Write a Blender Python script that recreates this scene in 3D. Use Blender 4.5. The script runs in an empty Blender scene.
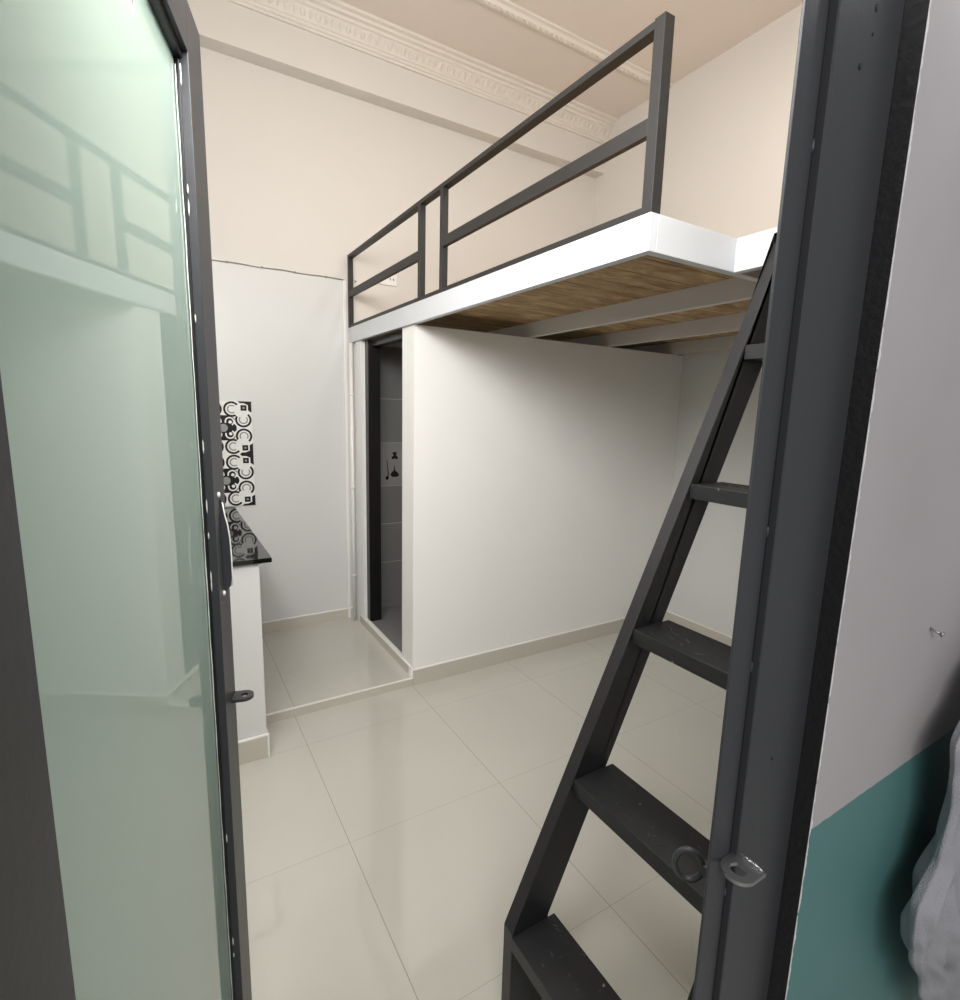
import bpy, bmesh, math, random
from mathutils import Vector, Matrix
random.seed(7)
C = bpy.context.scene.collection
PI = math.pi

# ------------------------------------------------------------------ materials
def new_mat(name):
    m = bpy.data.materials.new(name); m.use_nodes = True
    nt = m.node_tree; b = nt.nodes['Principled BSDF']
    return m, nt, b
def node(nt, t, **kw):
    n = nt.nodes.new(t)
    for k, v in kw.items(): setattr(n, k, v)
    return n
def srgb(r, g, b):
    f = lambda c: (c/255/12.92) if c/255 <= .04045 else ((c/255+.055)/1.055)**2.4
    return (f(r), f(g), f(b), 1)
def paint(name, col, rough=.5, bump=.05, scale=60, vary=.03, metallic=0, coat=0):
    m, nt, b = new_mat(name)
    tc = node(nt, 'ShaderNodeTexCoord')
    nz = node(nt, 'ShaderNodeTexNoise'); nz.inputs['Scale'].default_value = 2.2; nz.inputs['Detail'].default_value = 6
    nt.links.new(tc.outputs['Object'], nz.inputs['Vector'])
    mx = node(nt, 'ShaderNodeMixRGB'); mx.inputs[1].default_value = [c*(1-vary) for c in col[:3]]+[1]
    mx.inputs[2].default_value = [min(1, c*(1+vary)) for c in col[:3]]+[1]
    nt.links.new(nz.outputs['Fac'], mx.inputs[0]); nt.links.new(mx.outputs[0], b.inputs['Base Color'])
    n2 = node(nt, 'ShaderNodeTexNoise'); n2.inputs['Scale'].default_value = scale; n2.inputs['Detail'].default_value = 4
    nt.links.new(tc.outputs['Object'], n2.inputs['Vector'])
    bp = node(nt, 'ShaderNodeBump'); bp.inputs['Strength'].default_value = bump; bp.inputs['Distance'].default_value = .01
    nt.links.new(n2.outputs['Fac'], bp.inputs['Height']); nt.links.new(bp.outputs[0], b.inputs['Normal'])
    b.inputs['Roughness'].default_value = rough; b.inputs['Metallic'].default_value = metallic
    b.inputs['Coat Weight'].default_value = coat
    return m
M = {}
M['cream'] = paint('cream_wall_paint', srgb(216, 212, 206), .6, .03, 30)
M['white_wall'] = paint('white_wall_paint', srgb(214, 215, 213), .33, .03, 25)
M['white_bath'] = paint('white_satin_paint', srgb(238, 237, 234), .42, .04, 18)
M['ceiling'] = paint('ceiling_paint', srgb(226, 217, 209), .7, .03, 30)
M['plaster'] = paint('cornice_plaster', srgb(222, 217, 208), .6, .05, 80)
M['white_steel'] = paint('white_painted_steel', srgb(205, 208, 212), .35, .05, 40, .05)
M['grey_steel'] = paint('raw_white_joist_paint', srgb(205, 200, 196), .5, .06, 40, .08)
M['dark_rail'] = paint('dark_grey_metal_paint', srgb(33, 32, 31), .5, .06, 60, .06)
M['ladder'] = paint('ladder_metal_paint', srgb(29, 30, 32), .45, .06, 90, .08)
M['frame'] = paint('door_frame_metal_paint', srgb(54, 55, 58), .42, .04, 90, .06)
M['reveal'] = paint('black_reveal_paint', srgb(26, 26, 28), .5, .15, 120, .1)
M['black_alu'] = paint('black_aluminium', srgb(16, 16, 16), .35, .02, 60)
M['white_plastic'] = paint('white_plastic', srgb(232, 232, 230), .3, .0, 40, .01)
M['steel'] = paint('worn_steel', srgb(165, 165, 165), .35, .15, 300, .2, .9)
M['caulk'] = paint('white_caulk', srgb(240, 240, 234), .5, .1, 120)
M['bath_tile'] = paint('dim_bathroom_tile', srgb(124, 124, 123), .3, .03, 20, .1)
M['fabric_grey'] = paint('grey_cotton_cloth', srgb(158, 158, 163), .9, .5, 420, .08)
M['tile_white'] = paint('tile_white_glaze', srgb(232, 233, 230), .15, .0, 20, .01)
M['tile_black'] = paint('tile_black_glaze', srgb(38, 38, 38), .2, .0, 20, .02)
M['tile_grey'] = paint('tile_grey_glaze', srgb(150, 150, 148), .2, .0, 20, .02)
M['skirt'] = paint('skirting_porcelain', srgb(196, 192, 180), .22, .01, 12, .04)
M['red'] = paint('red_sticker_print', srgb(200, 60, 80), .3, 0, 20, .01)

# speckled paint chips on the ladder treads
def tread_mat():
    m = M['ladder'].copy(); m.name = 'worn_tread_paint'; M['tread'] = m
    nt = m.node_tree; b = nt.nodes['Principled BSDF']
    old = b.inputs['Base Color'].links[0].from_socket
    tc = [n for n in nt.nodes if n.type == 'TEX_COORD'][0]
    v = node(nt, 'ShaderNodeTexNoise'); v.inputs['Scale'].default_value = 42; v.inputs['Detail'].default_value = 3
    nt.links.new(tc.outputs['Object'], v.inputs['Vector'])
    r = node(nt, 'ShaderNodeValToRGB'); r.color_ramp.elements[0].position = .73; r.color_ramp.elements[1].position = .77
    nt.links.new(v.outputs['Fac'], r.inputs[0])
    mx = node(nt, 'ShaderNodeMixRGB'); mx.inputs[2].default_value = srgb(150, 150, 148)
    nt.links.new(r.outputs[0], mx.inputs[0]); nt.links.new(old, mx.inputs[1]); nt.links.new(mx.outputs[0], b.inputs['Base Color'])
tread_mat()

def floor_mat():
    m, nt, b = new_mat('glossy_porcelain_floor'); M['floor'] = m
    tc = node(nt, 'ShaderNodeTexCoord'); sp = node(nt, 'ShaderNodeSeparateXYZ'); nt.links.new(tc.outputs['Object'], sp.inputs[0])
    def line(out, off, per, w):
        a = node(nt, 'ShaderNodeMath', operation='ADD'); a.inputs[1].default_value = -off+per*20; nt.links.new(out, a.inputs[0])
        mo = node(nt, 'ShaderNodeMath', operation='MODULO'); mo.inputs[1].default_value = per; nt.links.new(a.outputs[0], mo.inputs[0])
        s = node(nt, 'ShaderNodeMath', operation='SUBTRACT'); s.inputs[1].default_value = per/2; nt.links.new(mo.outputs[0], s.inputs[0])
        ab = node(nt, 'ShaderNodeMath', operation='ABSOLUTE'); nt.links.new(s.outputs[0], ab.inputs[0])
        g = node(nt, 'ShaderNodeMath', operation='GREATER_THAN'); g.inputs[1].default_value = per/2-w; nt.links.new(ab.outputs[0], g.inputs[0])
        return g.outputs[0]
    l1 = line(sp.outputs['X'], .508, .667, .0014); l2 = line(sp.outputs['Y'], 1.716, .672, .0007)
    mxm = node(nt, 'ShaderNodeMath', operation='MAXIMUM'); nt.links.new(l1, mxm.inputs[0]); nt.links.new(l2, mxm.inputs[1])
    nz = node(nt, 'ShaderNodeTexNoise'); nz.inputs['Scale'].default_value = 1.6; nz.inputs['Detail'].default_value = 8
    nt.links.new(tc.outputs['Object'], nz.inputs['Vector'])
    c = node(nt, 'ShaderNodeMixRGB'); c.inputs[1].default_value = srgb(192, 191, 181); c.inputs[2].default_value = srgb(205, 203, 193)
    nt.links.new(nz.outputs['Fac'], c.inputs[0])
    g = node(nt, 'ShaderNodeMixRGB'); g.inputs[2].default_value = srgb(160, 155, 142)
    nt.links.new(mxm.outputs[0], g.inputs[0]); nt.links.new(c.outputs[0], g.inputs[1]); nt.links.new(g.outputs[0], b.inputs['Base Color'])
    b.inputs['Roughness'].default_value = .06; b.inputs['IOR'].default_value = 1.6
    n2 = node(nt, 'ShaderNodeTexNoise'); n2.inputs['Scale'].default_value = 5
    nt.links.new(tc.outputs['Object'], n2.inputs['Vector'])
    bp = node(nt, 'ShaderNodeBump'); bp.inputs['Strength'].default_value = .012; nt.links.new(n2.outputs['Fac'], bp.inputs['Height'])
    nt.links.new(bp.outputs[0], b.inputs['Normal'])
floor_mat()

def granite_mat():
    m, nt, b = new_mat('polished_black_granite'); M['granite'] = m
    tc = node(nt, 'ShaderNodeTexCoord'); v = node(nt, 'ShaderNodeTexVoronoi'); v.inputs['Scale'].default_value = 260
    nt.links.new(tc.outputs['Object'], v.inputs['Vector'])
    r = node(nt, 'ShaderNodeValToRGB'); r.color_ramp.elements[0].color = (.03, .03, .03, 1); r.color_ramp.elements[1].color = (.006, .006, .006, 1)
    r.color_ramp.elements[1].position = .25
    nt.links.new(v.outputs['Distance'], r.inputs[0]); nt.links.new(r.outputs[0], b.inputs['Base Color'])
    b.inputs['Roughness'].default_value = .04; b.inputs['IOR'].default_value = 1.6
granite_mat()

def glass_mat():
    # milky green laminated pane: tinted body that lets some light through, under a polished surface
    m, nt, b = new_mat('milky_green_glass'); M['glass'] = m
    out = nt.nodes['Material Output']
    b.inputs['Base Color'].default_value = srgb(182, 203, 191)
    b.inputs['Roughness'].default_value = .0; b.inputs['IOR'].default_value = 1.5
    
    tr = node(nt, 'ShaderNodeBsdfTranslucent'); tr.inputs[0].default_value = srgb(200, 214, 205)
    mx = node(nt, 'ShaderNodeMixShader'); mx.inputs[0].default_value = .08
    nt.links.new(b.outputs[0], mx.inputs[1]); nt.links.new(tr.outputs[0], mx.inputs[2]); nt.links.new(mx.outputs[0], out.inputs[0])
glass_mat()

def wood_mat():
    m, nt, b = new_mat('rough_plywood_boards'); M['wood'] = m
    tc = node(nt, 'ShaderNodeTexCoord'); mp = node(nt, 'ShaderNodeMapping'); mp.inputs['Scale'].default_value = (2.2, 7, 3)
    nt.links.new(tc.outputs['Object'], mp.inputs[0])
    nz = node(nt, 'ShaderNodeTexNoise'); nz.inputs['Scale'].default_value = 2.6; nz.inputs['Detail'].default_value = 10; nz.inputs['Roughness'].default_value = .65; nz.inputs['Distortion'].default_value = .8
    nt.links.new(mp.outputs[0], nz.inputs['Vector'])
    r = node(nt, 'ShaderNodeValToRGB'); e = r.color_ramp.elements
    e[0].position = .3; e[0].color = srgb(120, 92, 62); e[1].position = .72; e[1].color = srgb(206, 180, 138)
    k = e.new(.5); k.color = srgb(170, 138, 98)
    nt.links.new(nz.outputs['Fac'], r.inputs[0])
    sp = node(nt, 'ShaderNodeSeparateXYZ'); nt.links.new(tc.outputs['Object'], sp.inputs[0])
    a = node(nt, 'ShaderNodeMath', operation='MODULO'); a.inputs[1].default_value = .15; nt.links.new(sp.outputs['Y'], a.inputs[0])
    l = node(nt, 'ShaderNodeMath', operation='LESS_THAN'); l.inputs[1].default_value = .005; nt.links.new(a.outputs[0], l.inputs[0])
    g = node(nt, 'ShaderNodeMixRGB'); g.inputs[2].default_value = srgb(70, 50, 34)
    nt.links.new(l.outputs[0], g.inputs[0]); nt.links.new(r.outputs[0], g.inputs[1]); nt.links.new(g.outputs[0], b.inputs['Base Color'])
    b.inputs['Roughness'].default_value = .8
wood_mat()

def outer_wall_mat():
    # mauve-grey upper paint, teal dado below 1.04 m, chipped plaster along the reveal edge
    m, nt, b = new_mat('two_tone_corridor_paint'); M['outer'] = m
    tc = node(nt, 'ShaderNodeTexCoord'); sp = node(nt, 'ShaderNodeSeparateXYZ'); nt.links.new(tc.outputs['Object'], sp.inputs[0])
    nz = node(nt, 'ShaderNodeTexNoise'); nz.inputs['Scale'].default_value = 3; nz.inputs['Detail'].default_value = 6; nt.links.new(tc.outputs['Object'], nz.inputs['Vector'])
    up = node(nt, 'ShaderNodeMixRGB'); up.inputs[1].default_value = srgb(160, 156, 156); up.inputs[2].default_value = srgb(184, 179, 180); nt.links.new(nz.outputs['Fac'], up.inputs[0])
    lo = node(nt, 'ShaderNodeMixRGB'); lo.inputs[1].default_value = srgb(72, 116, 116); lo.inputs[2].default_value = srgb(88, 132, 128); nt.links.new(nz.outputs['Fac'], lo.inputs[0])
    n3 = node(nt, 'ShaderNodeTexNoise'); n3.inputs['Scale'].default_value = 55; n3.inputs['Detail'].default_value = 5; nt.links.new(tc.outputs['Object'], n3.inputs['Vector'])
    h = node(nt, 'ShaderNodeMath', operation='MULTIPLY_ADD'); h.inputs[1].default_value = .006; nt.links.new(n3.outputs['Fac'], h.inputs[0]); nt.links.new(sp.outputs['Z'], h.inputs[2])
    l = node(nt, 'ShaderNodeMath', operation='LESS_THAN'); l.inputs[1].default_value = 1.043; nt.links.new(h.outputs[0], l.inputs[0])
    mx = node(nt, 'ShaderNodeMixRGB'); nt.links.new(l.outputs[0], mx.inputs[0]); nt.links.new(up.outputs[0], mx.inputs[1]); nt.links.new(lo.outputs[0], mx.inputs[2])
    e = node(nt, 'ShaderNodeMath', operation='MULTIPLY_ADD'); e.inputs[1].default_value = .012; nt.links.new(n3.outputs['Fac'], e.inputs[0]); nt.links.new(sp.outputs['X'], e.inputs[2])
    l2 = node(nt, 'ShaderNodeMath', operation='LESS_THAN'); l2.inputs[1].default_value = .7448; nt.links.new(e.outputs[0], l2.inputs[0])
    ch = node(nt, 'ShaderNodeMixRGB'); ch.inputs[2].default_value = srgb(225, 225, 222); nt.links.new(l2.outputs[0], ch.inputs[0]); nt.links.new(mx.outputs[0], ch.inputs[1])
    nt.links.new(ch.outputs[0], b.inputs['Base Color']); b.inputs['Roughness'].default_value = .55
    bp = node(nt, 'ShaderNodeBump'); bp.inputs['Strength'].default_value = .08; nt.links.new(n3.outputs['Fac'], bp.inputs['Height']); nt.links.new(bp.outputs[0], b.inputs['Normal'])
outer_wall_mat()

def lamp_mat():
    m, nt, b = new_mat('lit_tube'); M['lit'] = m
    b.inputs['Emission Color'].default_value = (1, .97, .92, 1); b.inputs['Emission Strength'].default_value = LAMP
LAMP = 9.0
lamp_mat()

# ------------------------------------------------------------------ mesh helpers
def bm_new(): return bmesh.new()
def bx(bm, x0, x1, y0, y1, z0, z1, mi=0, bev=0):
    r = bmesh.ops.create_cube(bm, size=1)
    vs = r['verts']
    for v in vs:
        v.co = Vector((x0+(v.co.x+.5)*(x1-x0), y0+(v.co.y+.5)*(y1-y0), z0+(v.co.z+.5)*(z1-z0)))
    fs = list({f for v in vs for f in v.link_faces})
    for f in fs: f.material_index = mi
    if bev:
        es = list({e for v in vs for e in v.link_edges})
        q = bmesh.ops.bevel(bm, geom=es, offset=bev, segments=2, affect='EDGES', profile=.5)
        for f in q['faces']: f.material_index = mi
def prism(bm, pts, axis, a0, a1, mi=0):
    # pts polygon in the other two axes (in x,y / x,z / y,z order)
    def mk(p, a):
        if axis == 'y': return (p[0], a, p[1])
        if axis == 'x': return (a, p[0], p[1])
        return (p[0], p[1], a)
    v0 = [bm.verts.new(mk(p, a0)) for p in pts]; v1 = [bm.verts.new(mk(p, a1)) for p in pts]
    fs = [bm.faces.new(v0), bm.faces.new(list(reversed(v1)))]
    n = len(pts)
    for i in range(n): fs.append(bm.faces.new((v0[i], v1[i], v1[(i+1) % n], v0[(i+1) % n])))
    for f in fs: f.material_index = mi
    bmesh.ops.recalc_face_normals(bm, faces=fs)
def tube(bm, pts, rad, seg=12, mi=0, closed=False):
    pts = [Vector(p) for p in pts]; n = len(pts); rings = []
    rads = rad if isinstance(rad, (list, tuple)) else [rad]*n
    ref = None
    for i, p in enumerate(pts):
        if closed: t = (pts[(i+1) % n]-pts[i-1])
        else: t = pts[min(i+1, n-1)]-pts[max(i-1, 0)]
        t.normalize()
        if ref is None: ref = t.orthogonal().normalized()
        u = (ref-t*ref.dot(t)).normalized(); ref = u; w = t.cross(u)
        rings.append([bm.verts.new(p+rads[i]*(math.cos(2*PI*k/seg)*u+math.sin(2*PI*k/seg)*w)) for k in range(seg)])
    fs = []
    for i in range(n if closed else n-1):
        a, b = rings[i], rings[(i+1) % n]
        for k in range(seg): fs.append(bm.faces.new((a[k], a[(k+1) % seg], b[(k+1) % seg], b[k])))
    if not closed:
        fs.append(bm.faces.new(list(reversed(rings[0])))); fs.append(bm.faces.new(rings[-1]))
    for f in fs: f.material_index = mi; f.smooth = True
    bmesh.ops.recalc_face_normals(bm, faces=fs)
def obj(name, bm, mats, parent=None, mat4=None):
    me = bpy.data.meshes.new(name); bm.to_mesh(me); bm.free()
    if not isinstance(mats, (list, tuple)): mats = [mats]
    for m in mats: me.materials.append(m)
    o = bpy.data.objects.new(name, me); C.objects.link(o)
    if parent:
        o.parent = parent
        if mat4 is None: o.matrix_parent_inverse = parent_world(parent).inverted()
    return o
WORLD = {}
def parent_world(p):
    return WORLD.get(p.name, Matrix())
def empty(name, loc, rz=0):
    o = bpy.data.objects.new(name, None); C.objects.link(o); o.location = loc; o.rotation_euler = (0, 0, rz); o.empty_display_size = .05
    WORLD[o.name] = Matrix.Translation(loc) @ Matrix.Rotation(rz, 4, 'Z')
    return o
def tag(o, label=None, cat=None, group=None, kind=None):
    if label: o['label'] = label
    if cat: o['category'] = cat
    if group: o['group'] = group
    if kind: o['kind'] = kind
    return o
def st(name, bm, mats, label, cat):
    return tag(obj(name, bm, mats), label, cat, kind='structure')

# ------------------------------------------------------------------ dimensions (metres, camera foot at 0,0)
XL, XR, YF0, YF1, YB, ZC = -.45, 3.32, .311, .40, 3.72, 3.97
XS, YBATH = 1.177, 2.66           # bathroom side plane, bathroom front plane
LZ0, LZ1 = 2.05, 2.15

# ------------------------------------------------------------------ setting
b = bm_new(); bx(b, XL-.1, XR+.1, -1.2, YB+.1, -.1, 0)
st('floor', b, M['floor'], 'glossy beige porcelain tiled floor of the room', 'floor')
b = bm_new(); bx(b, XL, .508-.02+.689, YBATH, YB, 0.0, .05, 0)
bx(b, XL, XS, YBATH-.004, YBATH+.003, .0, .042, 1)
bx(b, XL, XS, YBATH-.005, YBATH+.004, .045, .052, 2)
st('trim_1', b, [M['floor'], M['skirt'], M['caulk']], 'low tiled step raising the floor before the bathroom door', 'floor step')
b = bm_new(); bx(b, XL-.1, XR+.1, YF0, YB+.1, ZC, ZC+.1)
st('ceiling', b, M['ceiling'], 'high beige painted ceiling above the loft', 'ceiling')
b = bm_new()
bx(b, XL-.1, 1.125, YB, YB+.1, 0, 2.458, 1); bx(b, 1.125, XR+.1, YB, YB+.1, 0, 2.458, 0); bx(b, XL-.1, XR+.1, YB, YB+.1, 2.462, ZC, 0); bx(b, XL-.1, 1.125, YB+.004, YB+.1, 2.458, 2.462, 2); bx(b, 1.125, XR+.1, YB, YB+.1, 2.458, 2.462, 0)
bx(b, XL, XR, 3.61, YB, 3.60, ZC, 0)
st('wall_back', b, [M['cream'], M['white_wall'], M['skirt']], 'tall back wall, cream above the seam and white below', 'wall')
b = bm_new(); bx(b, XL-.1, XL, YF0, YB, 0, ZC)
st('wall_left', b, M['cream'], 'cream left wall behind the open glass door', 'wall')
b = bm_new(); bx(b, XR, XR+.1, YF0, YB, 0, LZ0, 1); bx(b, XR, XR+.1, YF0, YB, LZ0, ZC, 0)
st('wall_right', b, [M['cream'], M['white_wall']], 'tall right wall carrying the loft, seen through the ladder', 'wall')
b = bm_new()
def two_skin(x0, x1, z0, z1):
    bx(b, x0, x1, YF0, YF0+.02, z0, z1, 0); bx(b, x0, x1, YF0+.02, YF1, z0, z1, 1)
two_skin(.737, XR+.1, 0, ZC); two_skin(XL-.1, -.23, 0, ZC); two_skin(-.23, .737, 2.36, ZC)
bx(b, .7362, .737, YF0+.0008, YF1, 0, 2.36, 2)
st('wall_front', b, [M['outer'], M['cream'], M['reveal']], 'outer wall right of the door frame, mauve grey over a teal band', 'wall')
# bathroom partition
b = bm_new(); bx(b, XS, XR, YBATH, YBATH+.1, 0, LZ0-.001)
bx(b, XS, XS+.1, YBATH+.1, 2.822, 0, LZ0-.001); bx(b, XS, XS+.1, 3.50, YB, 0, LZ0-.001)
bx(b, XS+.004, XS+.1, 2.822, 3.50, 0, .105)
st('wall_bathroom', b, M['white_bath'], 'white satin bathroom partition under the loft platform', 'wall')
# bathroom inside lining
b = bm_new(); bx(b, XS+.1, XR, YB-.012, YB, 0, LZ0-.002, 0); bx(b, XR-.012, XR, YBATH+.1, YB-.012, 0, LZ0-.002, 0)
bx(b, XS+.1, XR-.012, YBATH+.1, YB-.012, 0, .09, 0)
for z in (.45, .75, 1.04, 1.36, 1.68): bx(b, XS+.1, XR-.02, YB-.0135, YB-.0118, z-.002, z+.002, 1)
st('wall_bathroom_tiles', b, [M['bath_tile'], M['skirt']], 'grey tiled inside of the dark bathroom', 'wall')
# decorated tile band, dark flower vase print and vine
b = bm_new(); Yv = YB-.013
bx(b, 1.29, 1.80, Yv-.002, Yv, 1.045, 1.355, 0)
def disc(bm, cx, cz, rx, rz, y0, y1, mi, n=20):
    prism(bm, [(cx+rx*math.cos(2*PI*k/n), cz+rz*math.sin(2*PI*k/n)) for k in range(n)], 'y', y0, y1, mi)
Y0, Y1 = Yv-.0035, Yv-.002
prism(b, [(1.45, 1.12), (1.462, 1.145), (1.475, 1.15), (1.482, 1.2), (1.488, 1.15), (1.502, 1.145), (1.522, 1.12), (1.505, 1.105), (1.468, 1.105)], 'y', Y0, Y1, 1)
disc(b, 1.485, 1.27, .012, .02, Y0, Y1, 1); disc(b, 1.472, 1.25, .012, .012, Y0, Y1, 1); disc(b, 1.497, 1.25, .012, .012, Y0, Y1, 1); disc(b, 1.484, 1.285, .02, .007, Y0, Y1, 1)
prism(b, [(1.42, 1.235), (1.424, 1.235), (1.438, 1.13), (1.43, 1.09), (1.418, 1.085), (1.41, 1.1), (1.422, 1.1), (1.43, 1.13)], 'y', Y0, Y1, 1)
disc(b, 1.425, 1.1, .012, .015, Y0, Y1, 1)
tag(obj('trim_2', b, [M['tile_grey'], M['tile_black']]), 'pale decor tile band with dark vase print inside the bathroom', 'tile band', kind='structure')

# skirtings: tiled strip with a white caulked top
def skirt(name, x0, x1, y0, y1, z0, z1, label, capdir):
    b = bm_new(); bx(b, x0, x1, y0, y1, z0, z1, 0)
    bx(b, x0-(.001 if capdir == 'x' else 0), x1, y0-(.001 if capdir == 'y' else 0), y1, z1, z1+.007, 1, .002)
    return st(name, b, [M['skirt'], M['caulk']], label, 'baseboard')
skirt('baseboard_bathroom', XS+.001, XR, YBATH-.01, YBATH, 0, .097, 'beige tile baseboard along the bathroom partition', 'y')
skirt('baseboard_right', XR-.01, XR, YF1, YBATH-.01, 0, .097, 'beige tile baseboard along the right wall', 'x')
skirt('baseboard_back', .34, XS-.02, YB-.01, YB, .05, .125, 'beige tile baseboard on the raised step at the back wall', 'y')
# bathroom door sill
b = bm_new(); bx(b, XS-.006, XS+.003, 2.70, 3.60, .05, .102, 0); bx(b, XS-.008, XS+.02, 2.668, 3.60, .102, .113, 1, .002)
bx(b, XS-.008, XS+.003, 2.668, 2.70, 0.05, .102, 1); bx(b, XS+.02, XS+.1, 2.822, 3.50, .09, .107, 2)
st('trim_3', b, [M['skirt'], M['caulk'], M['bath_tile']], 'tiled sill with white rim under the bathroom door', 'sill')

# cornice along back wall with egg and dart relief, and ceiling moulding
b = bm_new()
Yw = 3.61
prof = [(Yw, 3.815), (Yw-.012, 3.815), (Yw-.014, 3.828), (Yw-.022, 3.832), (Yw-.024, 3.845), (Yw-.032, 3.85), (Yw-.04, 3.885), (Yw-.055, 3.91), (Yw-.066, 3.915), (Yw-.07, 3.93), (Yw-.088, 3.935), (Yw-.092, 3.95), (Yw-.112, 3.955), (Yw-.116, ZC), (Yw, ZC)]
prism(b, prof, 'x', XL, XR)
x = XL+.05
while x < XR:
    for (dx, s) in ((0, 1.0), (.045, .55)):
        mt = Matrix.Translation((x+dx, Yw-.043, 3.882)) @ Matrix.Rotation(math.radians(35), 4, 'X') @ Matrix.Diagonal((.016*s, .009, .024, 1))
        bmesh.ops.create_icosphere(b, subdivisions=2, radius=1, matrix=mt)
    x += .09
st('trim_4', b, M['plaster'], 'moulded plaster cornice where back wall meets ceiling', 'cornice')
b = bm_new()
Ym = 3.0
prism(b, [(Ym-.05, ZC), (Ym-.048, ZC-.012), (Ym-.03, ZC-.016), (Ym-.02, ZC-.032), (Ym+.012, ZC-.034), (Ym+.026, ZC-.02), (Ym+.046, ZC-.016), (Ym+.05, ZC)], 'x', XL, XR)
x = XL+.03
while x < XR:
    mt = Matrix.Translation((x, Ym-.006, ZC-.033)) @ Matrix.Rotation(.5, 4, 'Z') @ Matrix.Diagonal((.018, .009, .008, 1))
    bmesh.ops.create_icosphere(b, subdivisions=2, radius=1, matrix=mt); x += .042
st('trim_5', b, M['plaster'], 'rope-patterned plaster moulding across the ceiling', 'ceiling moulding')

# ------------------------------------------------------------------ entrance door frame
fr = tag(empty('trim_6', (.64, .36, 0)), 'dark grey metal door frame at the entrance, right post beside the ladder', 'door frame', kind='structure')
b = bm_new(); bx(b, .607, .736, .335, .366, .001, 2.31, 0, .0015)
obj('frame_post', b, M['frame'], fr)
b = bm_new(); bx(b, .562, .602, .343, .347, .001, 2.27, 0, .0008)
for z in (.22, .62, .98, 1.3, 1.47, 1.885, 2.1):
    mt = Matrix.Translation((.6045, .3445, z)) @ Matrix.Diagonal((.002, .0025, .007, 1)); bmesh.ops.create_icosphere(b, subdivisions=2, radius=1, matrix=mt)
obj('door_stop', b, M['frame'], fr)
b = bm_new(); bx(b, .6015, .6075, .3445, .348, .001, 2.27)
obj('rebate', b, M['reveal'], fr)  # black on the web stands in for shade inside the groove
b = bm_new(); bx(b, -.229, -.112, .32, .352, .001, 2.31, 0, .0015)
obj('frame_post', b, M['frame'], fr)
b = bm_new(); bx(b, -.229, .736, .32, .352, 2.31, 2.359, 0, .0015)
obj('frame_head', b, M['frame'], fr)
b = bm_new()
for (px, pz, rr) in ((.659, 1.972, .0034), (.677, 2.033, .0038), (.676, 2.008, .0018), (.661, 1.161, .0018)):
    n = 10; prism(b, [(px+rr*.8*math.cos(2*PI*k/n), pz+rr*math.sin(2*PI*k/n)) for k in range(n)], 'y', .3342, .3352)
obj('screw_hole', b, M['reveal'], fr)
# padlock staple: horizontal D-shaped plate with a hole, welded to the post
def d_plate(bm, cx, cy, z, r, rin, t, dirv, side, tail):
    # ring with flat weld tail. dirv = outward direction, side = perpendicular
    n = 28; top = []; bot = []
    out = []
    for k in range(n+1):
        a = -PI/2+PI*k/n; out.append((cx+dirv[0]*r*math.cos(a)+side[0]*r*math.sin(a), cy+dirv[1]*r*math.cos(a)+side[1]*r*math.sin(a)))
    out.append((cx-dirv[0]*tail+side[0]*r, cy-dirv[1]*tail+side[1]*r)); out.insert(0, (cx-dirv[0]*tail-side[0]*r, cy-dirv[1]*tail-side[1]*r))
    m = len(out); inn = []
    for (ox, oy) in out:
        v = Vector((ox-cx, oy-cy)).normalized()*rin; inn.append((cx+v.x, cy+v.y))
    def ring(z): return [bm.verts.new((p[0], p[1], z)) for p in out], [bm.verts.new((p[0], p[1], z)) for p in inn]
    o1, i1 = ring(z+t/2); o0, i0 = ring(z-t/2); fs = []
    for k in range(m):
        j = (k+1) % m
        for q in ((o1[k], o1[j], i1[j], i1[k]), (o0[k], i0[k], i0[j], o0[j]), (o1[k], o0[k], o0[j], o1[j]), (i1[k], i1[j], i0[j], i0[k])):
            fs.append(bm.faces.new(q))
    bmesh.ops.recalc_face_normals(bm, faces=fs)
b = bm_new(); d_plate(b, .590, .3215, 1.038, .021, .0105, .005, (-1, 0), (0, 1), .024)
mt = Matrix.Translation((.6125, .3215, 1.0415)) @ Matrix.Diagonal((.0035, .0185, .0035, 1)); bmesh.ops.create_icosphere(b, subdivisions=2, radius=1, matrix=mt)
tag(obj('padlock_staple', b, M['steel'], fr), 'worn steel staple with a hole')
b = bm_new(); ring = [(.610+.012*math.cos(2*PI*k/20), .404-.014*math.cos(2*PI*k/20), .968+.024*math.sin(2*PI*k/20)) for k in range(20)]
tube(b, ring, .0045, 10, closed=True); bx(b, .618, .630, .3655, .396, .960, .976)
obj('latch_loop', b, M['frame'], fr)

# ------------------------------------------------------------------ glass door leaf (local x along the leaf, local y to the back)
d = Vector((.26829267, .96333745, 0)); nn = Vector((.96333745, -.26829267, 0))
org = nn*(-.20)
leaf = tag(empty('door_1', (org.x, org.y, 0), math.atan2(d.y, d.x)), 'open entrance door leaf of milky green glass in a dark metal frame', 'door', kind='structure')
def lobj(name, b, mat, par=leaf):
    o = obj(name, b, mat, par, mat4=1); return o
S0, S1, ZB, ZT, TH = .32, 1.07, .02, 2.20, .045
gi0, gi1, gz0, gz1 = .406, .978, .12, 2.122
GY = .020                                       # glass face set back from the frame face
b = bm_new(); bx(b, gi1, S1, 0, TH, ZB, ZT, 0, .001); lobj('stile', b, M['frame'])
b = bm_new(); bx(b, S0, gi0, 0, TH, ZB, ZT, 0, .001); lobj('stile', b, M['frame'])
b = bm_new(); bx(b, gi0, gi1, 0, TH, gz1, ZT, 0, .001); lobj('top_rail', b, M['frame'])
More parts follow.
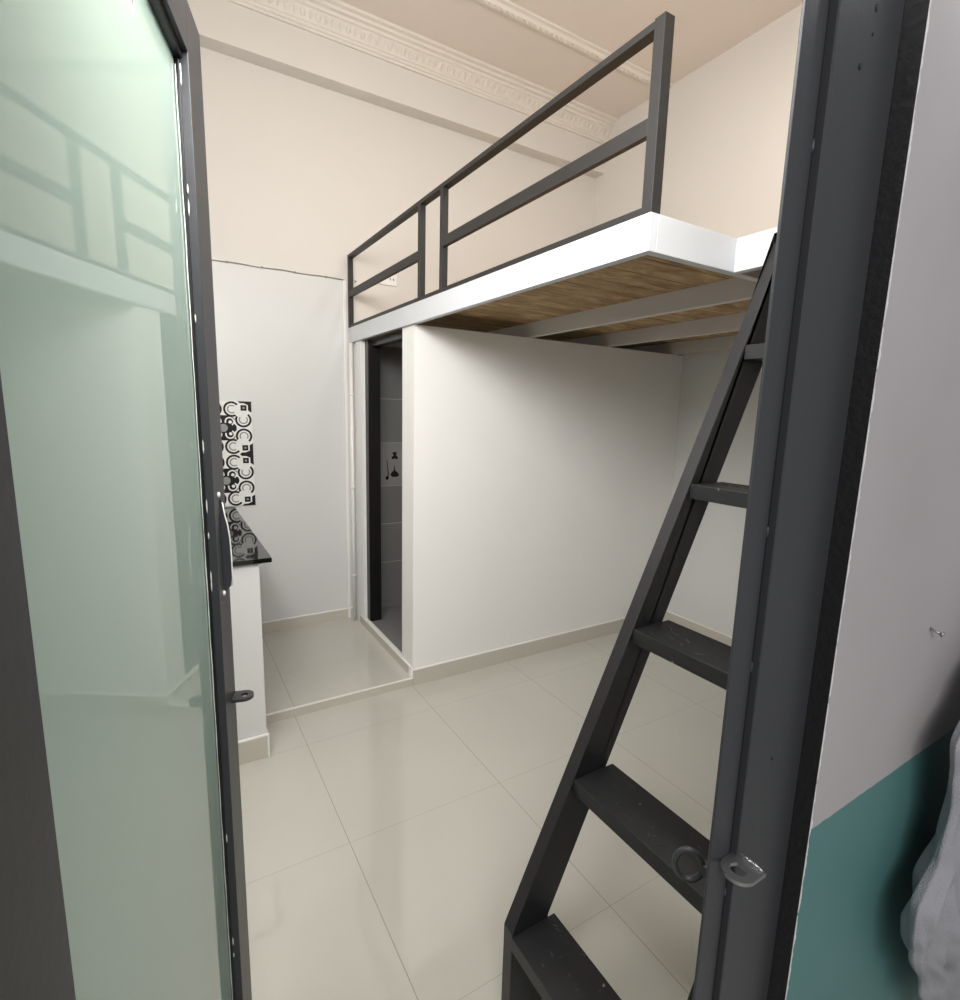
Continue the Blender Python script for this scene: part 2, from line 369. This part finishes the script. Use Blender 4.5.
b = bm_new(); bx(b, gi0, gi1, 0, TH, ZB, gz0, 0, .001); lobj('bottom_rail', b, M['frame'])
b = bm_new(); bx(b, gi0, gi1, GY, GY+.006, gz0, gz1); lobj('glass_pane', b, M['glass'])
b = bm_new()
bx(b, gi0, gi1, GY-.012, GY-.0005, gz1-.010, gz1, 0, .001); bx(b, gi1-.003, gi1, GY-.007, GY-.0005, gz0, gz1-.010, 0, .0006); bx(b, gi0, gi0+.007, GY-.012, GY-.0005, gz0, gz1-.010, 0, .001); bx(b, gi0, gi1, GY-.012, GY-.0005, gz0, gz0+.010, 0, .001)
bx(b, gi0, gi1, GY+.0065, GY+.018, gz1-.010, gz1); bx(b, gi0, gi1, GY+.0065, GY+.018, gz0, gz0+.010); bx(b, gi1-.01, gi1, GY+.0065, GY+.018, gz0, gz1); bx(b, gi0, gi0+.01, GY+.0065, GY+.018, gz0, gz1)
tag(lobj('glazing_bead', b, M['black_alu']), 'black glazing bead')
# silicone smears along the bead
b = bm_new(); rnd = random.Random(3)
tube(b, [(gi1-.0038+.0012*math.sin(k*1.7), GY-.002, gz0+.03+(gz1-gz0-.05)*k/60) for k in range(61)], [.0005+.0005*rnd.random() for k in range(61)], 6)
for k in range(15):
    z = 1.25+rnd.random()*.85 if k < 12 else .5+rnd.random()*.7
    mt = Matrix.Translation((gi1-.001, GY-.0085, z)) @ Matrix.Diagonal((.0014, .0012, .004+.010*rnd.random(), 1)); bmesh.ops.create_icosphere(b, subdivisions=1, radius=1, matrix=mt)
tag(lobj('silicone_seam', b, M['caulk']), 'white silicone smears on the bead')
b = bm_new(); d_plate(b, 1.046, -.020, 1.037, .0175, .0075, .006, (0, -1), (1, 0), .024); lobj('padlock_ring', b, M['frame'])
# inner bolt handle: bent rod behind the leaf showing past its edge
# slim pull handle standing off the stile, screwed at both ends
b = bm_new(); prof = [(0, 1.436), (-.003, 1.428), (-.006, 1.405), (-.010, 1.385), (-.0125, 1.36), (-.0135, 1.33), (-.0135, 1.285), (-.011, 1.272), (0, 1.258)]
prism(b, prof, 'x', 1.023, 1.027); hd = lobj('pull_handle', b, M['frame'])
b = bm_new(); tube(b, [(1.025, p[0]-.0004, p[1]) for p in prof[1:-1]], .0016, 8)
for z in (1.444, 1.262): bmesh.ops.create_icosphere(b, subdivisions=2, radius=1, matrix=Matrix.Translation((1.012, -.001, z)) @ Matrix.Diagonal((.005, .003, .005, 1)))
tag(obj('handle_trim', b, M['caulk'], hd, mat4=1), 'pale edge strip and screw heads')
b = bm_new(); prism(b, [(.768, 2.115), (.795, 2.052), (.815, 2.115)], 'y', GY-.0012, GY-.0002, 1); prism(b, [(.769, 2.115), (.7945, 2.062), (.806, 2.115)], 'y', GY-.0018, GY-.0012, 0)
tag(lobj('sticker', b, [M['red'], M['caulk']]), 'tip of a red and white sticker')

# ------------------------------------------------------------------ bathroom door frame
bf = tag(empty('door_2', (XS+.05, 3.16, .107)), 'narrow dark bathroom doorway with black aluminium frame', 'doorway', kind='structure')
b = bm_new(); bx(b, XS+.015, XS+.1, 3.44, 3.50, .107, LZ0-.002, 0, .002); obj('frame_jamb', b, M['black_alu'], bf)
b = bm_new(); bx(b, XS+.03, XS+.1, 2.823, 2.85, .107, LZ0-.002, 0, .002); obj('frame_jamb', b, M['black_alu'], bf)
b = bm_new(); bx(b, XS+.045, XS+.1, 2.85, 3.44, LZ0-.04, LZ0-.002, 0, .002); obj('frame_head', b, M['black_alu'], bf)
# white jamb strip and pipe at the corner
b = bm_new(); bx(b, XS-.012, XS-.0005, 3.50, 3.60, .113, LZ0-.001, 0, .002)
st('trim_7', b, M['white_plastic'], 'white jamb strip left of the bathroom door', 'jamb')
pp = tag(empty('water_pipe', (1.148, 3.675, .05)), 'thin white vertical pipe in the corner left of the bathroom door', 'pipe')
b = bm_new(); tube(b, [(1.146, 3.655, .05), (1.146, 3.655, 2.046)], .013, 16); obj('pipe_run', b, M['white_plastic'], pp)
for z in (.4, 1.05, 1.7):
    b = bm_new(); tube(b, [(1.146, 3.655, z-.008), (1.146, 3.655, z+.008)], .0155, 16); bx(b, 1.14, XS-.0125, 3.648, 3.662, z-.006, z+.006); obj('pipe_clip', b, M['white_plastic'], pp)
b = bm_new(); bx(b, 1.115, 1.135, YB-.012, YB-.0005, .055, 2.458, 0, .002)
tag(obj('cable_trunking', b, M['white_plastic']), 'white plastic cable trunking up the corner of the back wall', 'trunking')
# cable along the seam, and socket
b = bm_new(); rnd = random.Random(5)
tube(b, [(XL+.02+k*(1.555/40), YB-.004, 2.463+.0025*math.sin(k*.9)+.001*rnd.random()) for k in range(41)], .003, 8)
for k in range(8): bx(b, -.2+k*.2, -.19+k*.2, YB-.009, YB-.0005, 2.458, 2.469)
tag(obj('cable', b, M['tile_grey']), 'thin grey cable clipped along the seam of the back wall', 'cable')
so = tag(empty('wall_socket', (1.44, YB, 2.51)), 'double white wall socket above the loft, seen between the rails', 'socket')
b = bm_new(); bx(b, 1.365, 1.505, YB-.012, YB-.0005, 2.470, 2.545, 0, .004); obj('face_plate', b, M['white_plastic'], so)
b = bm_new(); bx(b, 1.375, 1.42, YB-.0145, YB-.012, 2.480, 2.535, 0, .001); obj('switch', b, M['white_plastic'], so)
b = bm_new()
for dx in (1.45, 1.475): bx(b, dx, dx+.006, YB-.013, YB-.0119, 2.505, 2.519)
obj('outlet_slot', b, M['tile_black'], so)

# ------------------------------------------------------------------ loft platform
XE = 1.56; Y1f = 1.088
lo = tag(empty('loft_platform', (XS, YBATH, LZ0)), 'white steel loft platform with plywood floor over the bathroom', 'loft')
def channel(x0, x1, y0, y1, name='fascia', m='white_steel'):
    b = bm_new(); bx(b, x0, x1, y0, y1, LZ0, LZ1, 0, .0015); return obj(name, b, M[m], lo)
FAS = channel(XS, XS+.03, Y1f, YB-.001)
for v in FAS.data.vertices: v.co.x -= max(0, v.co.y-Y1f)*.0100
channel(XS+.03, XE, Y1f, Y1f+.03)
channel(XE, XE+.03, YF1+.001, Y1f+.03)
for y0, x0, x1 in ((Y1f, XE+.03, XR-.001), (YF1+.001, XE+.03, XR-.001)):
    channel(x0, x1, y0, y0+.03, 'joist', 'grey_steel')
for x0 in (1.915, 2.555, 3.20):
    channel(x0, x0+.035, Y1f+.031, YB-.001, 'joist', 'grey_steel')
    channel(x0, x0+.035, YF1+.032, Y1f-.001, 'joist', 'grey_steel')
b = bm_new(); bx(b, XS+.03, XR-.001, Y1f+.03, YB-.001, LZ1-.018, LZ1-.001); bx(b, XE+.03, XR-.001, YF1+.031, Y1f+.03, LZ1-.018, LZ1-.001)
tag(obj('deck_boards', b, M['wood'], lo), 'brown plywood deck boards')
def rail(name, x0, x1, y0, y1, z0, z1):
    b = bm_new(); bx(b, x0, x1, y0, y1, z0, z1, 0, .0012); o = obj(name, b, M['dark_rail'], gr); skew(o); return o
def skew(o):
    for v in o.data.vertices: v.co.x -= max(0, v.co.y-Y1f)*.0100
gr = empty('guard_rail', (XS, Y1f, LZ1)); 
gr.parent = lo; gr.matrix_parent_inverse = WORLD[lo.name].inverted(); tag(gr, 'dark grey tubular guard rail')
def post(y0, w=.028, x1=.03): rail('post', XS, XS+x1, y0, y0+w, LZ1, 2.605 if y0 > Y1f+.01 else 2.629)
post(Y1f, .036, .036); post(2.322); post(2.562); post(3.69)
rail('top_rail', XS, XS+.036, Y1f+.036, YB-.002, 2.605, 2.625)
rail('bottom_rail', XS+.001, XS+.029, Y1f+.036, 3.69, LZ1, LZ1+.02)
rail('middle_rail', XS+.001, XS+.02, Y1f+.036, 2.322, 2.350, 2.395)
rail('middle_rail', XS+.001, XS+.02, 2.590, 3.69, 2.350, 2.395)

# ------------------------------------------------------------------ ladder
la = tag(empty('loft_ladder', (.70, .71, 0)), 'dark grey metal ladder with flat treads leaning up to the loft', 'ladder')
zb, xb, sl, wx = .275, .693, .472, .118
def xf(z): return xb+sl*(z-zb)
def side(y0, y1):
    zt = zb+(XE-.003-xb)/sl; zl = LZ0-.003
    pts = [(xb, 0.0), (xb, zb), (xf(zt-.0), zt), (XE-.003, zt+.03), (XE-.003, zl), (xf(zl)+wx, zl), (xb+wx, zb), (xb+wx, 0.0)]
    b = bm_new(); prism(b, pts, 'y', y0, y1)
    bmesh.ops.bevel(b, geom=list(b.edges), offset=.0015, segments=1, affect='EDGES')
    return obj('side_rail', b, M['ladder'], la)
side(.93, .968); side(.465, .503)
rnd = random.Random(11)
for k in range(5):
    zt = .269+.384*k; x0 = xf(zt)+.001
    b = bm_new(); bx(b, x0, x0+.14, .5035, .9295, zt-.040, zt, 0, .0015)
    for q in range(14):     # weld spatter and chipped paint blisters
        px, py = x0+.02+rnd.random()*.1, .56+rnd.random()*.34
        mt = Matrix.Translation((px, py, zt)) @ Matrix.Rotation(rnd.random()*3, 4, 'Z') @ Matrix.Diagonal((.005+.007*rnd.random(), .0035, .002, 1)); bmesh.ops.create_icosphere(b, subdivisions=1, radius=1, matrix=mt)
    obj('tread', b, M['tread'], la)

# ------------------------------------------------------------------ kitchen counter and backsplash
ct = tag(empty('kitchen_counter', (0, 3.0, 0)), 'white masonry kitchen counter with black granite top beside the glass door', 'counter')
b = bm_new(); bx(b, XL+.001, .33, 2.39, YB-.002, .0505, .928, 0, .004); bx(b, XL+.001, .33, 2.39, YBATH-.006, .0, .0505, 0)
obj('counter_base', b, M['white_wall'], ct)
b = bm_new(); bx(b, XL+.001, .33, 2.380, 2.3895, 0.0, .108, 0); bx(b, XL+.001, .338, 2.3785, 2.3895, .108, .118, 1, .003)
bx(b, .33, .339, 2.3785, 2.655, 0.0, .112, 1, .003)
obj('skirting', b, [M['skirt'], M['caulk']], ct)
b = bm_new(); bx(b, XL+.001, .379, 2.372, YB-.002, .930, .951, 0, .0015); obj('countertop', b, M['granite'], ct)

b = bm_new()
ZT0, TS = .957, .337; XT1 = .506
bx(b, XL+.001, XT1, YB-.009, YB-.0005, ZT0, ZT0+2*TS, 0, .001)
ya, yb_ = YB-.0094, YB-.0088
def arc(cx, cz, r0, r1, a0, a1, mi, fx, fz, lay=0, n=22):
    pts = [(cx+fx*r1*math.cos(a0+(a1-a0)*k/n), cz+fz*r1*math.sin(a0+(a1-a0)*k/n)) for k in range(n+1)]
    pts += [(cx+fx*r0*math.cos(a0+(a1-a0)*k/n), cz+fz*r0*math.sin(a0+(a1-a0)*k/n)) for k in range(n, -1, -1)]
    # strips of quads so concave rings stay clean
    for k in range(n):
        q = [pts[k], pts[k+1], pts[2*n-k], pts[2*n+1-k]]
        prism(b, [(min(p[0], XT1-.001), min(max(p[1], ZT0), ZT0+2*TS)) for p in q], 'y', ya-lay*.0002, yb_, mi)
def poly(pts, mi, cx, cz, fx, fz, h, lay=0):
    prism(b, [(cx+fx*h*p[0], cz+fz*h*p[1]) for p in pts], 'y', ya-lay*.0002, yb_, mi)
h = TS/2
for row in (0, 1):
    for col in (0, 1):
        cx, cz = XT1-h-.0005-col*TS, ZT0+h+row*TS
        for fx in (1, -1):
            for fz in (1, -1):
                if col == 1 and fx < 0: continue
                A = lambda u, v, r0, r1, a0, a1, mi, lay=0: arc(cx+fx*h*u, cz+fz*h*v, h*r0, h*r1, a0, a1, mi, fx, fz, lay)
                A(.31, .70, .215, .29, math.radians(40), math.radians(300), 1)
                A(.31, .70, .115, .165, math.radians(50), math.radians(310), 2)
                A(.70, .31, .215, .29, math.radians(150), math.radians(410), 1)
                A(.70, .31, .115, .165, math.radians(140), math.radians(400), 2)
                poly([(0, .12), (0, .47), (.14, .47), (.34, .40), (.40, .34), (.36, .16), (.44, .10), (.46, 0), (.12, 0)], 1, cx, cz, fx, fz, h)
                poly([(.52, 1), (.60, .93), (.72, .93), (.80, .9), (.88, .86), (.88, .66), (1, .58), (1, 1)], 1, cx, cz, fx, fz, h)
                poly([(.62, .65), (.62, .86), (.83, .86), (.83, .65)], 1, cx, cz, fx, fz, h, 1); poly([(.69, .72), (.69, .79), (.76, .79), (.76, .72)], 2, cx, cz, fx, fz, h, 2)
                A(.22, .24, .12, .17, math.radians(-60), math.radians(200), 0, 1); A(.24, .22, .0, .06, 0, 2*PI, 0, 1)
        arc(cx, cz, 0, h*.15, 0, 2*PI, 2, 1, 1, 2)
st_ = tag(obj('backsplash_tiles', b, [M['tile_white'], M['tile_black'], M['tile_grey']]), 'black and white ornamental wall tiles above the granite counter', 'wall tiles')

# ------------------------------------------------------------------ nail, cloth
ro = tag(empty('nail', (1.039, YF0, 1.277)), 'bent steel nail sticking out of the mauve grey wall', 'nail')
b = bm_new(); tube(b, [(1.039, YF0+.0005, 1.277), (1.039, YF0-.008, 1.2745), (1.040, YF0-.0145, 1.272)], .0022, 10)
obj('shank', b, M['steel'], ro)
b = bm_new(); tube(b, [(1.040, YF0-.0145, 1.272), (1.0402, YF0-.017, 1.271)], .0045, 14); obj('head', b, M['steel'], ro)

b = bm_new()
# hanging gathered cloth: stacked closed rings whose left edge swells near the bottom
keys = [(1.36, 1.16), (1.30, 1.10), (1.22, .99), (1.150, .915), (1.10, .930), (1.038, .944), (.962, .930), (.90, .879), (.86, .884), (.82, .899), (.709, .969), (.60, 1.05), (.48, 1.14)]
def lx(z):
    for (z1, x1), (z0, x0) in zip(keys, keys[1:]):
        if z <= z1 and z >= z0:
            t = (z-z0)/(z1-z0); t = t*t*(3-2*t); return x0+(x1-x0)*t
    return keys[0][1] if z > 1.3599 else keys[-1][1]
rings = []; NZ, NA = 150, 220
for i in range(NZ+1):
    z = 1.36-(1.36-.48)*i/NZ
    xl_ = lx(z)*1.089+.016; xr_ = 1.46-.03*math.sin(z*7)
    cx, hw = (xl_+xr_)/2, (xr_-xl_)/2
    swell = math.exp(-((z-.83)/.13)**2)
    dp = .022+.018*swell
    if z < .54: dp *= .35+.65*math.sqrt(max(0, (z-.48)/.06)); 
    if z > 1.30: dp *= .4+.6*(1.36-z)/.06
    ring = []
    for k in range(NA):
        a = 2*PI*k/NA
        f = 1+.26*math.sin(9*a+9*z+2.5*math.sin(7*z))+.16*math.sin(19*a-14*z)+.16*swell*math.sin(15*a+26*z)-.42*math.exp(-14*math.sin(5*a+8*z+.8*math.sin(11*z))**2)*(math.sin(a) > 0)-.3*swell*math.exp(-12*math.sin(4*a-13*z)**2)*(math.sin(a) > 0)
        ring.append(b.verts.new((cx+hw*math.cos(a)*(1+.01*math.sin(14*z+a*3)), .247-(dp*f)*math.sin(a), 1.6-(1.6-z)*1.089)))
    rings.append(ring)
for i in range(NZ):
    for k in range(NA): b.faces.new((rings[i][k], rings[i][(k+1) % NA], rings[i+1][(k+1) % NA], rings[i+1][k])).smooth = True
b.faces.new(rings[0]); b.faces.new(list(reversed(rings[-1])))
bmesh.ops.recalc_face_normals(b, faces=list(b.faces))
cl = tag(empty('hanging_cloth', (1.1, YF0, 1.36)), 'rumpled grey cloth hanging against the teal wall at the right edge', 'cloth')
obj('fabric', b, M['fabric_grey'], cl)
b = bm_new(); bmesh.ops.create_icosphere(b, subdivisions=3, radius=.004, matrix=Matrix.Translation((1.13, .205, .77)))
for f in b.faces: f.smooth = True
tag(obj('snap_button', b, M['steel'], cl), 'shiny metal snap button')
b = bm_new(); tube(b, [(1.36, YF0+.0005, 1.385), (1.36, YF0-.04, 1.375), (1.36, YF0-.064, 1.39)], .004, 10)
tube(b, [(1.36, YF0-.055, 1.383), (1.36, YF0-.064, 1.355), (1.36, YF0-.064, 1.325)], .003, 8)
tag(obj('hook', b, M['steel'], cl), 'steel hook')

# ------------------------------------------------------------------ lamps (a tube light on the left wall above the open door, a corridor lamp, added fills over the entrance and in the bathroom)
def tube_light(loc, rz, n, label):
    t = tag(empty('wall_lamp', loc, rz), label, 'light')        # local y = out of the wall, local x along it
    def part(name, b, m): return obj(name, b, m, t, mat4=1)
    b = bm_new(); bx(b, -n/2, n/2, .0003, .025, -.02, .02, 0, .003); part('housing', b, M['white_plastic'])
    b = bm_new(); tube(b, [(-n/2+.03, .042, 0), (n/2-.03, .042, 0)], .016, 14); part('lit_tube', b, M['lit'])
    for xx in (-n/2+.005, n/2-.03):
        b = bm_new(); bx(b, xx, xx+.025, .02, .06, -.018, .018, 0, .002); part('end_cap', b, M['white_plastic'])
tube_light((XL, 1.15, 2.85), -PI/2, 1.2, 'lit white tube light on the left wall above the open glass door')
tube_light((.25, YF1, 2.45), 0, 1.2, 'unseen added fill tube over the inside of the entrance')  # unseen fixture, added as the body of the entrance fill
cl_ = tag(empty('ceiling_lamp', (1.9, 1.4, ZC)), 'round warm white lamp on the ceiling over the loft', 'light')
b = bm_new()
for k in range(1): 
    mt = Matrix.Translation((1.9, 1.4, ZC-.02)); bmesh.ops.create_cone(b, cap_ends=True, segments=40, radius1=.18, radius2=.19, depth=.0395, matrix=mt)
obj('lamp_base', b, M['white_plastic'], cl_)
b = bm_new(); bmesh.ops.create_uvsphere(b, u_segments=32, v_segments=12, radius=.16, matrix=Matrix.Translation((1.9, 1.4, ZC-.04)) @ Matrix.Diagonal((1, 1, .25, 1))); obj('lamp_dome', b, M['lit'], cl_)

def area(name, loc, rot, sx, sy, e, col=(1, 1, 1)):
    l = bpy.data.lights.new(name, 'AREA'); l.shape = 'RECTANGLE'; l.size = sx; l.size_y = sy; l.energy = e; l.color = col
    o = bpy.data.objects.new(name, l); C.objects.link(o); o.location = loc; o.rotation_euler = rot; return o
area('left_tube_lamp', (XL+.07, 1.15, 2.85), (0, math.radians(-75), 0), .7, 1.5, 33, (1, .99, .975))
area('entrance_fill', (.25, YF1+.07, 2.45), (math.radians(78), 0, math.radians(-16)), 1.4, .45, 42, (1, .99, .98))  # added fill, brightens the bathroom partition and loft edge
area('ceiling_dome_lamp', (1.9, 1.4, ZC-.1), (0, 0, 0), .4, .4, 16, (1, .96, .92))
area('bathroom_fill', (2.3, 3.2, 2.0), (0, 0, 0), .3, .3, .14, (1, 1, 1))  # added fill that lifts the unlit bathroom interior
area('corridor_lamp', (-.9, -1.6, 2.7), (math.radians(50), 0, math.radians(-20)), 1.8, 1.0, 46, (1, .985, .975))

w = bpy.data.worlds.new('World'); bpy.context.scene.world = w; w.use_nodes = True
bg = w.node_tree.nodes['Background']; bg.inputs[0].default_value = (.95, .96, 1, 1); bg.inputs[1].default_value = .27

# ------------------------------------------------------------------ camera
R = [[0.8576194746753216, -0.5136430774313188, 0.025683178629394246], [-0.0625077619366442, -0.1536770181301137, -0.98614205558647], [0.5104719545237496, 0.8441292336517678, -0.1639030827629002]]
cam = bpy.data.cameras.new('camera'); co = bpy.data.objects.new('camera', cam); C.objects.link(co)
rt, dn, fw = Vector(R[0]), Vector(R[1]), Vector(R[2])
m3 = Matrix((rt, -dn, -fw)).transposed()
co.matrix_world = Matrix.Translation((0, 0, 1.6)) @ m3.to_4x4()
cam.sensor_fit = 'HORIZONTAL'; cam.sensor_width = 36; cam.lens = 526.709/960*36; cam.clip_start = .02
sc = bpy.context.scene; sc.camera = co
vs = sc.view_settings; vs.view_transform = 'Standard'; vs.look = 'None'; vs.gamma = 1; vs.exposure = .27; vs.use_curve_mapping = False
